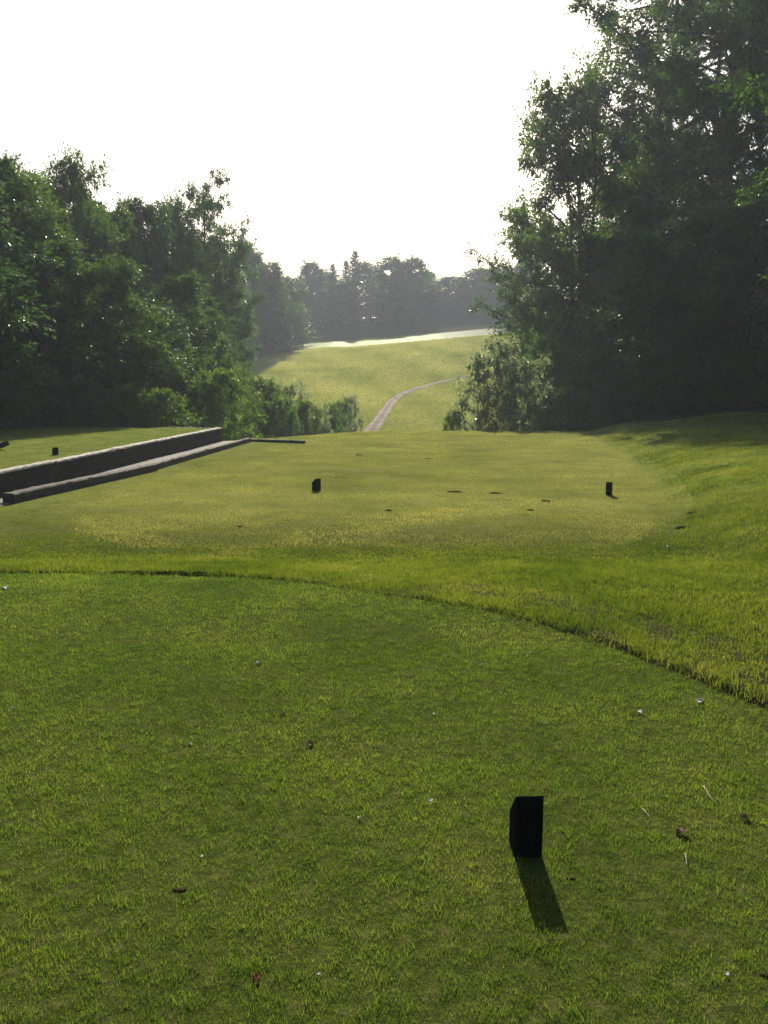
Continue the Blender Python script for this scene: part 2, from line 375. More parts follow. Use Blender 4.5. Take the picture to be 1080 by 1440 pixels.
tag(blades('tee_turf', np.stack([X, Y, H(X, Y)], 1), hh, ww, rng.uniform(.05, .6, len(X)), tint, M_tee, rng),
    'worn mown turf of the middle tee between two dark markers', 'grass')
print('far', len(X))
# fairway and hillside, mown in bands
N = 420000
Y = 46 + 80 * rng.random(N) ** .85; X = rng.uniform(-1, 1, N) * (9 + (Y - 46) * .32) - 1
dp = np.min(np.hypot(X[:, None] - cx[None, ::4], Y[:, None] - cy[None, ::4]), axis=1)
kk = (dp > rng.uniform(.38, .72, N)) & (Y < 121 + 2 * rng.random(N)) & (X > np.interp(Y, [40, 62, 80, 100, 125], [-3.5, -6, -14, -20, -24])) & (X < np.interp(Y, [40, 62, 85, 125], [8, 12, 17, 24]))
X, Y = X[kk], Y[kk]; sz = Y / 80
bandv = np.sin((X * .9 + Y * .33 + 1.5 * fbm(X, Y, 9, 71)) * 2 * PI / 7.5)
tint = np.clip(rng.normal(.52, .06, len(X)) + .17 * bandv + .8 * (fbm(X * .5, Y, 5, 73, 4) - .5) + .5 * (fbm(X, Y * .4, 1.5, 79) - .5), 0, 1)
tag(blades('fairway_grass', np.stack([X, Y, H(X, Y)], 1), (.04 + .05 * rng.random(len(X))) * sz, (.06 + .05 * rng.random(len(X))) * sz, rng.uniform(.05, .6, len(X)), tint, M_fair, rng),
    'mown fairway grass on the sunny hillside beyond the valley', 'grass')

# ------------------------------------------------------------------ left raised tee, wall, timbers
ZT = .13
def prism_outline(pts, z0, z1, name, mat, sub=None):
    bm = bmesh.new()
    b = [bm.verts.new((x, y, z0)) for x, y in pts]; t = [bm.verts.new((x, y, z1)) for x, y in pts]
    bm.faces.new(t); bm.faces.new(b[::-1])
    for k in range(len(pts)): bm.faces.new((b[k], b[(k + 1) % len(pts)], t[(k + 1) % len(pts)], t[k]))
    bmesh.ops.recalc_face_normals(bm, faces=bm.faces)
    me = bpy.data.meshes.new(name); bm.to_mesh(me); bm.free(); me.materials.append(mat); return me
# raised tee sheet: gently domed grid with skirts
ys = np.linspace(-2, 25.3, 92); us = np.linspace(0, 1, 60); LV = []
for y in ys:
    xw = x_wall(y) - .10
    if y > 24.3: xw -= (y - 24.3) ** 2 * 1.0
    for u in us:
        x = xw - 24 * u ** 1.5
        z = ZT + .06 * float(fbm(np.array([x]), np.array([y]), 5, 3)[0]) - .03 - .6 * max(0, (y - 25.05)) - .02 * (u == 0)
        LV.append((x, y + 1.2 * u, z))
LV = np.array(LV); gi = np.arange(len(LV)).reshape(len(ys), len(us))
lq = np.stack([gi[:-1, :-1].ravel(), gi[1:, :-1].ravel(), gi[1:, 1:].ravel(), gi[:-1, 1:].ravel()], 1)
zer = np.zeros(len(LV))
me = mesh_np('raised_tee', LV, [lq], M_turf, dict(hill=zer, green=zer, thatch=zer + .15, wood=zer), smooth=True)
# turn it into a thick slab of earth
o = link('terrain', me); sm = o.modifiers.new('thick', 'SOLIDIFY'); sm.thickness = .45; sm.offset = 1
me.update(); 
o['kind'] = 'structure'; o.name = 'terrain'
if me.polygons[0].normal.z > 0: sm.offset = -1
rng2 = np.random.default_rng(5)
N = 60000; y = rng2.uniform(9, 25, N); u = rng2.random(N); x = x_wall(y) - .14 - 9 * u
k = y < 24.6; x, y = x[k], y[k]
def ray_top(x, y): 
    return ZT + .06 * fbm(x, y, 5, 3) - .03
h2 = .010 + .016 * rng2.random(len(x)); w2 = (.004 + .003 * rng2.random(len(x))) * np.clip(y / 8, 1, 2.6)
t2 = np.clip(rng2.normal(.5, .17, len(x)) + .7 * (fbm(x, y, 1.5, 61) - .5), 0, 1)
tag(blades('raised_turf', np.stack([x, y, ray_top(x, y)], 1), h2, w2, rng2.uniform(.1, .8, len(x)), t2, M_mown, rng2),
    'short turf on the raised left tee above the timber wall', 'grass')

M_tim = noise_mat('weathered_shaded_timber', [(.3, (.011, .0085, .007)), (.55, (.027, .021, .017)), (.8, (.055, .044, .036))], 5, 8, .9, .7, stretch=(6, .5, 6), coord='Object')  # wall timber, darkened for the shade on its face
M_timtop = noise_mat('sunlit_top_timber', [(.3, (.16, .135, .11)), (.55, (.27, .235, .19)), (.8, (.38, .34, .28))], 5, 8, .85, .6, stretch=(6, .5, 6), coord='Object')  # cap tone lightened to stand for the sunlit top face
def beam(p0, p1, w, h, mat, name, seed=0, nseg=24, ztop=None):
    """a squared timber running p0->p1 with worn edges; p are its centre bottom line"""
    r = np.random.default_rng(seed); p0 = np.array(p0, float); p1 = np.array(p1, float)
    dv = p1 - p0; L = np.linalg.norm(dv[:2]); t = dv / np.linalg.norm(dv); s = np.array([t[1], -t[0], 0]); s /= np.linalg.norm(s)
    bv = .018
    prof = [(-.5 * w, 0), (.5 * w, 0), (.5 * w, h - bv), (.5 * w - bv, h), (-.5 * w + bv, h), (-.5 * w, h - bv)]
    V = []
    for k in range(nseg + 1):
        c_ = p0 + dv * k / nseg
        for a, b in prof:
            j = r.normal(0, .004, 2); V.append(c_ + s * (a + j[0]) + np.array([0, 0, b + (j[1] if b > 0 else 0)]))
    V = np.array(V); q = []
    for k in range(nseg):
        for e in range(6):
            q.append((k * 6 + e, k * 6 + (e + 1) % 6, (k + 1) * 6 + (e + 1) % 6, (k + 1) * 6 + e))
    caps = np.array([[5, 4, 3, 2, 1, 0], [nseg * 6 + z for z in range(6)]])
    o0 = p0.copy()
    me = mesh_np(name, V - o0, [np.array(q), caps], mat); return me, o0
wall = empty('retaining_wall', (x_wall(13.), 13., -.27))
tag(wall, 'long low dark timber retaining wall holding up the raised left tee', 'wall')
def wall_piece(y0, y1, z, h, name, mat, seed, inset=0.0):
    me, o0 = beam((x_wall(y0) - inset, y0, z), (x_wall(y1) - inset, y1, z), .16, h, mat, name, seed)
    o = link(name, me, wall); o.location = Vector(o0) - wall.location; return o
rr = random.Random(3)
for course in range(3):
    z = -.30 + course * .137
    cuts = [3.0 + course * .9]
    while cuts[-1] < 24.6: cuts.append(min(24.7, cuts[-1] + 2.44))
    for k in range(len(cuts) - 1):
        if cuts[k + 1] - cuts[k] < .2: continue
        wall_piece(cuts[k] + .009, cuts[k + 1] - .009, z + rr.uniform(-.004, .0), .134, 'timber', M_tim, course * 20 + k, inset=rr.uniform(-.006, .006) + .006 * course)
for k in range(9):
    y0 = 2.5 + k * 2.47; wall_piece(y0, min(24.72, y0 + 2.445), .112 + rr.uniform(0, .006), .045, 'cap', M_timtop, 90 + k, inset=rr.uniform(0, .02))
# wall return at the far end
me, o0 = beam((x_wall(24.75) - .02, 24.72, -.30), (x_wall(24.75) - 1.6, 25.28, -.30), .16, .44, M_tim, 'end_timber', 77)
o = link('end_timber', me, wall); o.location = Vector(o0) - wall.location

def tim(px0, py0, px1, py1, label, seed, w=.11, h=.15, zb=-.27):
    a = on_plane(px0, py0, -.25); b = on_plane(px1, py1, -.25)
    me, o0 = beam((a[0], a[1], zb), (b[0], b[1], zb), w, h, M_timtop, 'landscape_timber', seed)
    me.materials.clear(); me.materials.append(M_timb)
    o = link('landscape_timber', me); o.location = o0
    tag(o, label, 'timber', 'edging timbers along the left of the middle tee'); return o
M_timb = noise_mat('grey_timber', [(.3, (.028, .021, .016)), (.55, (.060, .047, .037)), (.8, (.13, .105, .085))], 5, 8, .92, .7, stretch=(5, 5, 5), coord='Object')
tim(12, 708, 132, 681, 'nearest weathered edging timber with a lifted square end at the left frame edge', 201, .2, .17)
tim(133, 680.7, 216, 661.5, 'second weathered edging timber beside the long wall', 202, .19, .16)
tim(217, 660.5, 290, 639, 'third edging timber running up beside the far half of the wall', 203)
tim(290.6, 638.7, 350, 622, 'edging timber past the wall end where the border turns the corner', 204)
tim(353, 621, 428, 623.5, 'thin edging timber crossing the far left corner of the middle tee', 205, .15, .10)
# gravel strip between wall and edging
M_grav = noise_mat('gravel', [(.3, (.10, .085, .07)), (.55, (.20, .175, .15)), (.8, (.34, .31, .27))], 30, 8, .95, .9)
GV = []; 
gy = np.linspace(6, 25, 80)
for y in gy:
    for u in (0, .5, 1):
        x = x_wall(y) + .05 + u * .5; GV.append((x, y, Hs(x, y) + .012))
gi = np.arange(len(GV)).reshape(80, 3)
gq = np.stack([gi[:-1, :-1].ravel(), gi[:-1, 1:].ravel(), gi[1:, 1:].ravel(), gi[1:, :-1].ravel()], 1)
tag(link('gravel', mesh_np('gravel', np.array(GV), [gq], M_grav, smooth=True)), 'pale gravel strip between the wall and the edging timbers', 'gravel', kind='stuff')

# ------------------------------------------------------------------ tee markers
M_mark = noise_mat('dark_stained_wood', [(.3, (.0035, .0033, .0035)), (.7, (.009, .008, .008))], 14, 8, .95, .5, stretch=(4, 4, .6), spec=.05)
def marker(name, loc, rz, w, dpt, h, slope, label, lie=None, group='tee markers'):
    """squared post, top sawn at a slant falling away from its tall face (local -y)"""
    bm = bmesh.new()
    ly = [(-dpt / 2, h), (dpt / 2, h - slope)]
    v = []
    for x in (-w / 2, w / 2):
        v.append([bm.verts.new((x, -dpt / 2, -.03)), bm.verts.new((x, dpt / 2, -.03)), bm.verts.new((x, dpt / 2, h - slope)), bm.verts.new((x, -dpt / 2, h))])
    bm.faces.new(v[0]); bm.faces.new(v[1][::-1])
    for k in range(4): bm.faces.new((v[0][k], v[1][k], v[1][(k + 1) % 4], v[0][(k + 1) % 4]))
    bmesh.ops.recalc_face_normals(bm, faces=bm.faces)
    bmesh.ops.bevel(bm, geom=list(bm.edges), offset=.0015, segments=1, affect='EDGES')
    me = bpy.data.meshes.new(name); bm.to_mesh(me); bm.free(); me.materials.append(M_mark)
    o = link(name, me); o.location = loc; o.rotation_euler = (0, 0, rz)
    if lie: o.rotation_euler = lie
    tag(o, label, 'tee marker', group); return o
b = on_plane(742, 1206, 0)
marker('tee_marker', (b[0], b[1] + .05, 0), rad(2), .094, .10, .222, .10, 'large black wooden tee marker post with long shadow in the foreground', None)
b = on_plane(445, 690, -.25); zb = Hs(b[0], b[1])
marker('tee_marker', (b[0], b[1], zb), rad(38), .11, .10, .205, .07, 'small dark slant topped marker at the left of the middle tee')
b = on_plane(856, 697, -.25); zb = Hs(b[0], b[1])
marker('tee_marker', (b[0], b[1], zb), rad(-10), .095, .09, .215, .02, 'small dark upright marker at the right of the middle tee')
b = on_plane(78, 640, ZT)
marker('tee_marker', (b[0], b[1], ZT), rad(30), .10, .09, .15, .05, 'tiny dark marker standing on the raised left tee')
b = on_plane(2, 633, ZT)
marker('tee_marker', (b[0] - .08, b[1], ZT + .06), 0, .10, .09, .26, .02, 'dark marker lying tilted at the left edge of the raised tee', lie=(rad(8), rad(68), rad(10)))

# ------------------------------------------------------------------ fallen leaves, twigs, divots
def simple_mat(name, col, rough=.8):
    return noise_mat(name, [(.3, tuple(c * .6 for c in col)), (.7, col)], 40, 5, rough, .3, spec=0.0)
M_pale = simple_mat('dry_pale_leaf', (.55, .52, .45)); M_brown = simple_mat('dry_brown_leaf', (.19, .13, .085)); M_red = simple_mat('reddish_leaf', (.20, .075, .045))
M_twig = simple_mat('dry_twig', (.42, .36, .29)); M_soil = simple_mat('bare_soil', (.045, .034, .018)); M_white = simple_mat('white_petal', (.75, .74, .70))
def fallen_leaf(px, py, size, mat, label, cat='leaf', name='fallen_leaf', seed=0, z0=0.0):
    r = random.Random(seed); bpos = on_plane(px, py, z0 + .02)
    zb = Hs(bpos[0], bpos[1]) + .007
    bm = bmesh.new(); n_ = 11; ring = []
    cen = [bm.verts.new((0, (k - 2) * .22 * size, .10 * size * math.sin(k * 1.3))) for k in range(5)]
    L = [bm.verts.new((-size * w_ * r.uniform(.8, 1.2), (k - 1.85) * .22 * size, size * r.uniform(.12, .35))) for k, w_ in enumerate((.18, .33, .30, .16))]
    R = [bm.verts.new((size * w_ * r.uniform(.8, 1.2), (k - 1.85) * .22 * size, size * r.uniform(.05, .4))) for k, w_ in enumerate((.18, .33, .30, .16))]
    for k in range(4):
        bm.faces.new((cen[k], cen[k + 1], L[k])); bm.faces.new((cen[k + 1], cen[k], R[k]))
    for k in range(3):
        bm.faces.new((L[k], cen[k + 1], L[k + 1])); bm.faces.new((cen[k + 1], R[k], R[k + 1]))
    me = bpy.data.meshes.new(name); bm.to_mesh(me); bm.free(); me.materials.append(mat)
    o = link(name, me); o.location = (bpos[0], bpos[1], zb); o.rotation_euler = (r.uniform(-.12, .12), r.uniform(-.12, .12), r.uniform(0, 6.28))
    sm = o.modifiers.new('thick', 'SOLIDIFY'); sm.thickness = .0012
    tag(o, label, cat, 'leaf litter on the near tee'); return o
litter = [
 (364, 929, .040, M_pale, 'pale dry leaf near the middle of the near tee below the collar'),
 (436, 1043, .046, M_brown, 'curled brown dead leaf left of centre on the near tee'),
 (398, 1000, .038, M_brown, 'dark flattened leaf just above the curled brown one'),
 (901, 998, .034, M_white, 'small white folded leaf on the right of the near tee'),
 (985, 983, .045, M_pale, 'greyish curled leaf against the rough at the right'),
 (958, 1166, .050, M_brown, 'crumpled dead leaf right of the black marker post'),
 (1048, 1145, .036, M_brown, 'narrow curled leaf near the right frame edge'),
 (8, 822, .070, M_white, 'white leaf scrap at the left frame edge by the collar'),
 (360, 1371, .034, M_red, 'reddish leaf low on the near tee at bottom centre left'),
 (606, 1123, .030, M_pale, 'faint straw coloured leaf in the centre of the foreground turf'),
 (940, 737, .09, M_pale, 'pale leaf on the right bank edge beside the middle tee'),
]
for k, (px, py, s, mt, lab) in enumerate(litter): fallen_leaf(px, py, s, mt, lab, seed=k)
petals = [(268, 1042, 'white petal to the left of the curled brown leaf'), (610, 1000, 'white petal in the middle of the near tee right of the pale leaf'), (283, 1199, 'white petal low at the left of the foreground turf'),
          (448, 1364, 'white petal beside the reddish leaf'), (505, 1145, 'white petal near the centre of the foreground turf'), (18, 992, 'white petal at the left frame edge of the near tee'), (1023, 1364, 'white petal at the lower right corner of the turf')]
for k, (px, py, lab) in enumerate(petals):
    o = fallen_leaf(px, py, .015, M_white, lab, 'petal', 'fallen_petal', seed=50 + k); o['group'] = 'white petals on the near tee'
def twig(px0, py0, px1, py1, label, r0=.0022, z=.014):
    a = np.array(on_plane(px0, py0, z)); b_ = np.array(on_plane(px1, py1, z)); r = np.random.default_rng(int(px0))
    K = 7; pts = [a + (b_ - a) * k / (K - 1) + np.append(r.normal(0, .0015, 2), .001 * math.sin(k)) for k in range(K)]
    V = []; q = []
    for k, c_ in enumerate(pts):
        rd = r0 * (1 - .5 * k / K) 
        for e in range(6): V.append(c_ + np.array([math.cos(e * PI / 3) * rd, math.sin(e * PI / 3) * rd * .3, math.sin(e * PI / 3) * rd]) - a)
    for k in range(K - 1):
        for e in range(6): q.append((k * 6 + e, k * 6 + (e + 1) % 6, (k + 1) * 6 + (e + 1) % 6, (k + 1) * 6 + e))
    o = link('twig', mesh_np('twig', np.array(V), [np.array(q), np.array([[5, 4, 3, 2, 1, 0], [36, 37, 38, 39, 40, 41]])], M_twig, smooth=True)); o.location = a
    tag(o, label, 'twig', 'twigs on the near tee')
twig(988, 1105, 1003, 1126, 'bleached twig lying right of the black marker post')
twig(905, 1138, 913, 1148, 'thin pale twig just left of the bleached one', .0022)
twig(963, 1200, 966, 1217, 'thin upright looking twig below the crumpled leaf', .002)
def divot(px, py, w, label, z0=0.0, dz=.001, squash=.6):
    bpos = on_plane(px, py, z0); r = np.random.default_rng(int(px * 7 + py)); K = 14
    V = [(0, 0, .004)]; q = []
    for ringk, rr_ in enumerate((.5, 1.0)):
        for e in range(K):
            q_ = rr_ * w * .5 * r.uniform(.65, 1.25); V.append((math.cos(e / K * 2 * PI) * q_, math.sin(e / K * 2 * PI) * q_ * squash, r.uniform(.001, .005) if ringk == 0 else -.02))
    tri = [(0, 1 + e, 1 + (e + 1) % K) for e in range(K)]; qd = [(1 + e, 1 + K + e, 1 + K + (e + 1) % K, 1 + (e + 1) % K) for e in range(K)]
    o = link('divot', mesh_np('divot', np.array(V), [np.array(tri), np.array(qd)], M_soil, smooth=True)); o.location = (bpos[0], bpos[1], Hs(bpos[0], bpos[1]) + dz)
    tag(o, label, 'divot', 'bare divots in the turf')
for a in [(803, 1236, .055, 'bare brown soil divot right of the marker post shadow'), (254, 1252, .07, 'dark brown bare divot low on the left foreground'),
          (545, 829, .16, 'dark clod on the tee edge line in the middle'), (1076, 1372, .05, 'dark bare spot at the lower right frame edge')]: divot(*a)
for px, py, w, lab in [(640, 692, .42, 'longest scuffed divot in the middle of the middle tee'), (696, 694, .30, 'dark divot right of the longest one on the middle tee'),
          (767, 705, .26, 'divot nearest the right marker on the middle tee'), (546, 718, .16, 'small round divot below centre of the middle tee'),
          (338, 741, .14, 'small divot at the left foot of the middle tee'), (602, 645, .3, 'faint divot toward the back of the middle tee'),
          (746, 718, .16, 'tiny divot under the one nearest the right marker'), (965, 745, .35, 'bare patch at the foot of the right bank'), (975, 728, .3, 'upper bare patch on the foot of the right bank'),
          (505, 640, .3, 'faint divot on the back left of the middle tee')]:
    divot(px, py, w * .8, lab, -.25, .016, .5)

# ------------------------------------------------------------------ trees
def tubes(paths, sides=6):
    """paths: list of (pts (k,3), radii (k))"""
    V = []; Q = []; off = 0
    for P, Rd in paths:
        P = np.asarray(P, float); k = len(P); t = np.gradient(P, axis=0); t /= np.linalg.norm(t, axis=1)[:, None] + 1e-9
        ref = np.where(np.abs(t[:, 2:3]) > .9, np.array([[1., 0, 0]]), np.array([[0, 0, 1.]]))
        a = np.cross(t, ref); a /= np.linalg.norm(a, axis=1)[:, None] + 1e-9; b = np.cross(t, a)
        ang = np.arange(sides) / sides * 2 * PI
        ring = P[:, None, :] + (a[:, None, :] * np.cos(ang)[None, :, None] + b[:, None, :] * np.sin(ang)[None, :, None]) * np.asarray(Rd)[:, None, None]
        V.append(ring.reshape(-1, 3)); g = np.arange(k * sides).reshape(k, sides) + off
        g2 = np.roll(g, -1, axis=1)
        Q.append(np.stack([g[:-1].ravel(), g2[:-1].ravel(), g2[1:].ravel(), g[1:].ravel()], 1)); off += k * sides
    return np.concatenate(V), np.concatenate(Q)
def leaf_mesh(name, P, D, size, rng, mat, aspect=.5, up=.6):
    N = len(P)
    nrm = rng.normal(0, 1, (N, 3)); nrm[:, 2] = nrm[:, 2] + up * np.sign(nrm[:, 2] + .3)
    D = D + rng.normal(0, .45, (N, 3)); D[:, 2] -= .25; D /= np.linalg.norm(D, axis=1)[:, None] + 1e-9
    S = np.cross(D, nrm); S /= np.linalg.norm(S, axis=1)[:, None] + 1e-9
    nn = np.cross(S, D)
    s = size[:, None]
    v0 = P; v2 = P + D * s - nn * s * .06
    md = P + D * s * .45 + nn * s * .05
    v1 = md + S * s * aspect * .5; v3 = md - S * s * aspect * .5
    V = np.stack([v0, v1, v2, v3], 1).reshape(-1, 3)
    tint = np.clip(rng.normal(.5, .22, N), 0, 1)
    return mesh_np(name, V, [np.arange(4 * N).reshape(N, 4)], mat, dict(tint=np.repeat(tint, 4)))
def profile(shape, t):
    if shape == 'round': return math.sin(PI * min(1, max(0, .08 + .92 * t)) ** .85) ** .7 if t < 1 else 0
    if shape == 'wall': return (1 - t ** 2.2) ** .6 * (.72 + .28 * math.sin(PI * t))
    if shape == 'vase': return (.35 + .65 * math.sin(PI * min(1, .15 + .75 * t))) * (1 if t < .9 else .75)
    if shape == 'tall': return .55 + .45 * math.sin(PI * (.1 + .8 * t)) if t < .93 else .5
    return 1 - t
def make_tree(name, seed, Ht, R, base, shape, nlimb, nsub, per, lsize, cr, mat, aspect=.5, lean=0., wob=.02, trunk_r=None, forks=1, gap=.15):
    rng = np.random.default_rng(seed); paths = []; LP = []; LD = []; LS = []
    tr = trunk_r or .016 * Ht
    trunks = []
    for f in range(forks):
        K = 12; z = np.linspace(0, .94 * Ht * (1 if f == 0 else rng.uniform(.75, .95)), K); off = np.cumsum(rng.normal(0, wob * Ht / K * 2, (K, 2)), 0); off[0] = 0
        a = rng.random() * 2 * PI; ln_ = lean * Ht if f == 0 else .16 * Ht
        t = z / Ht; off = off + np.outer(t ** 1.3, [math.cos(a) * ln_, math.sin(a) * ln_])
        P = np.column_stack([off, z]); rd = tr * (1 - .9 * t) * (1 if f == 0 else .75); rd[0] *= 1.35; P[0, 2] = -.25
        paths.append((P, rd)); trunks.append((P, rd))
    golden = 2.399
    for k in range(nlimb):
        P, rd = trunks[k % forks]
        t = (k + rng.random() * .9) / nlimb; t = min(.985, t); hz = (base + (1 - base) * t) * Ht
        pr = profile(shape, t); rl = R * pr * rng.uniform(.72, 1.15)
        if rng.random() < gap * .5: rl *= .6
        az = k * golden + rng.normal(0, .35)
        hs = max(.05 * Ht, hz - rl * rng.uniform(.25, .6)); hs = min(hs, P[-1, 2] * .98)
        st = np.array([np.interp(hs, P[:, 2], P[:, 0]), np.interp(hs, P[:, 2], P[:, 1]), hs])
        en = np.array([st[0] + math.cos(az) * rl, st[1] + math.sin(az) * rl, hz + rng.normal(0, .02 * Ht)])
        K = 6; s = np.linspace(0, 1, K)[:, None]
        mid = (st + en) / 2 + np.array([0, 0, .12 * rl]) + rng.normal(0, .06 * rl, 3)
        B = (1 - s) ** 2 * st + 2 * s * (1 - s) * mid + s ** 2 * en
        r0 = min(float(np.interp(hs, P[:, 2], rd)) * .55, .03 * max(rl, .4) + .008)
        paths.append((B, r0 * (1 - .8 * s[:, 0]) + .004))
        for j in range(nsub):
            u = 1 - (j / max(1, nsub)) * .78 if j else 1.0
            c0 = np.array([np.interp(u, s[:, 0], B[:, i_]) for i_ in range(3)])
            dirv = np.array([math.cos(az + rng.normal(0, 1.0)), math.sin(az + rng.normal(0, 1.0)), rng.normal(.25, .4)])
            cl = cr * rng.uniform(.55, 1.35) * (1 if j else .9)
            c = c0 + dirv * cl * (.9 if j else .3)
            paths.append((np.array([c0, (c0 + c) / 2 + rng.normal(0, .05 * cl, 3), c]), [r0 * .4 + .004, r0 * .25 + .004, .004]))
            npl = int(per * rng.uniform(.45, 1.3)); ntw = max(5, npl // 11)
            tw = rng.normal(0, 1, (ntw, 3)); tw /= np.linalg.norm(tw, axis=1)[:, None]; tw[:, 2] *= .8; tw[:, :2] += .25 * dirv[:2]
            tl = cl * rng.uniform(.5, 1.05, ntw)
            ti = rng.integers(0, ntw, npl); q = rng.random(npl) ** .7
            LP.append(c + tw[ti] * (tl[ti] * q)[:, None] + rng.normal(0, .06 * cl + .01, (npl, 3))); LD.append(tw[ti]); LS.append(lsize * rng.uniform(.55, 1.25, npl))
    V, Q = tubes(paths, 6)
    tm = mesh_np(name + '_trunk', V, [Q], M_bark, smooth=True)
    P = np.concatenate(LP); 
    ok = P[:, 2] > .02
    cm = leaf_mesh(name + '_crown', P[ok], np.concatenate(LD)[ok], np.concatenate(LS)[ok], rng, mat, aspect)
    print(name, len(P)); return dict(H=Ht, R=R, trunk=tm, crown=cm)
def make_conifer(name, seed, Ht, R, lsize=.3):
    rng = np.random.default_rng(seed); paths = [(np.column_stack([np.zeros(8), np.zeros(8), np.linspace(-.3, Ht, 8)]), .014 * Ht * (1 - np.linspace(0, .97, 8)))]
    LP = []; LD = []; LS = []
    nb = 110
    for k in range(nb):
        t = (k / nb) ** .9; hz = Ht * (.10 + .89 * t); rl = R * (1 - t) ** .8 * rng.uniform(.5, 1.2) + .04; az = k * 2.399 + rng.normal(0, .2)
        dv = np.array([math.cos(az), math.sin(az), -.12 + .5 * t])
        st = np.array([0, 0, hz]); paths.append((np.array([st, st + dv * rl * .5, st + dv * rl + np.array([0, 0, .1 * rl])]), [.02 + .01 * rl, .015, .006]))
        npl = int(30 + 110 * rl / R); q = rng.random(npl)
        LP.append(st + dv * (rl * q)[:, None] + rng.normal(0, 1, (npl, 3)) * np.array([.22, .22, .12]) * (rl * .5 * (1.1 - q) + .12)[:, None])
        LD.append(np.tile(dv, (npl, 1)) + rng.normal(0, .4, (npl, 3))); LS.append(lsize * rng.uniform(.5, 1.3, npl))
    V, Q = tubes(paths, 5)
    return dict(H=Ht, R=R, trunk=mesh_np(name + '_trunk', V, [Q], M_bark, smooth=True),
                crown=leaf_mesh(name + '_crown', np.concatenate(LP), np.concatenate(LD), np.concatenate(LS), rng, M_needle, .35))
PR = {}
PR['wallA'] = make_tree('wall_a', 1, 10, 3.0, .03, 'wall', 62, 6, 200, .15, .64, M_leaf)
PR['wallB'] = make_tree('wall_b', 2, 10, 3.0, .04, 'wall', 58, 6, 200, .16, .70, M_leafc)
PR['wallC'] = make_tree('wall_c', 3, 10, 3.2, .04, 'round', 60, 6, 200, .15, .70, M_leaf)
PR['airy'] = make_tree('airy', 4, 12, 2.8, .25, 'vase', 40, 5, 170, .15, .62, M_leafc, gap=.4, wob=.02)
PR['tall'] = make_tree('tall', 5, 22, 4.6, .16, 'tall', 60, 6, 230, .19, .80, M_leafc, wob=.015)
PR['tallB'] = make_tree('tall_b', 6, 22, 5.0, .05, 'tall', 70, 6, 240, .19, .85, M_leaf, wob=.015)
PR['fork'] = make_tree('fork', 8, 12, 3.6, .18, 'round', 78, 5, 220, .15, .74, M_leaf, forks=3, wob=.02, lean=.04)
PR['shrub'] = make_tree('shrub', 9, 2.5, 1.5, .05, 'wall', 26, 5, 120, .11, .36, M_leaf, trunk_r=.03, forks=3)
PR['shrubB'] = make_tree('shrub_b', 10, 2.5, 1.5, .05, 'round', 26, 5, 110, .12, .38, M_leafb, trunk_r=.03, forks=3)
PR['shrubS'] = make_tree('shrub_s', 12, 3.0, 1.6, .05, 'wall', 26, 5, 60, .16, .42, M_leafg, trunk_r=.03, forks=3)
PR['farA'] = make_tree('far_a', 13, 13, 4.2, .03, 'round', 70, 5, 150, .30, 1.1, M_leafc)
PR['farB'] = make_tree('far_b', 14, 13, 3.8, .02, 'wall', 70, 5, 150, .30, 1.05, M_leaf)
PR['con'] = make_conifer('conifer', 15, 13, 2.6)

def plant(kind, px, py_top, y, width, label, name=None, cat='tree', group=None, rz=None, zadd=0.0, py_ref=None):
    """stand a plant y metres ahead, its top at pixel row py_top, `width` metres across"""
    p = PR[kind]; rz = rz if rz is not None else (px * 1.37 + y) % 6.28
    top = at(px, py_top, y); xg = at(px, 560 if py_ref is None else py_ref, y)[0]
    zg = Hs(xg, y) - .05 + zadd; h = top[2] - zg
    if name is None: name = 'conifer_tree' if kind == 'con' else ('shrub' if kind.startswith('shrub') else 'broadleaf_tree')
    o = empty(name, (xg, y, zg), rz); s = h / p['H']; w = width / 2 / p['R'] * .86
    o.scale = (w, w, s)
    link('trunk' if 'tree' in name else 'stems', p['trunk'], o); link('crown' if 'tree' in name else 'foliage', p['crown'], o)
    tag(o, label, cat, group); return o

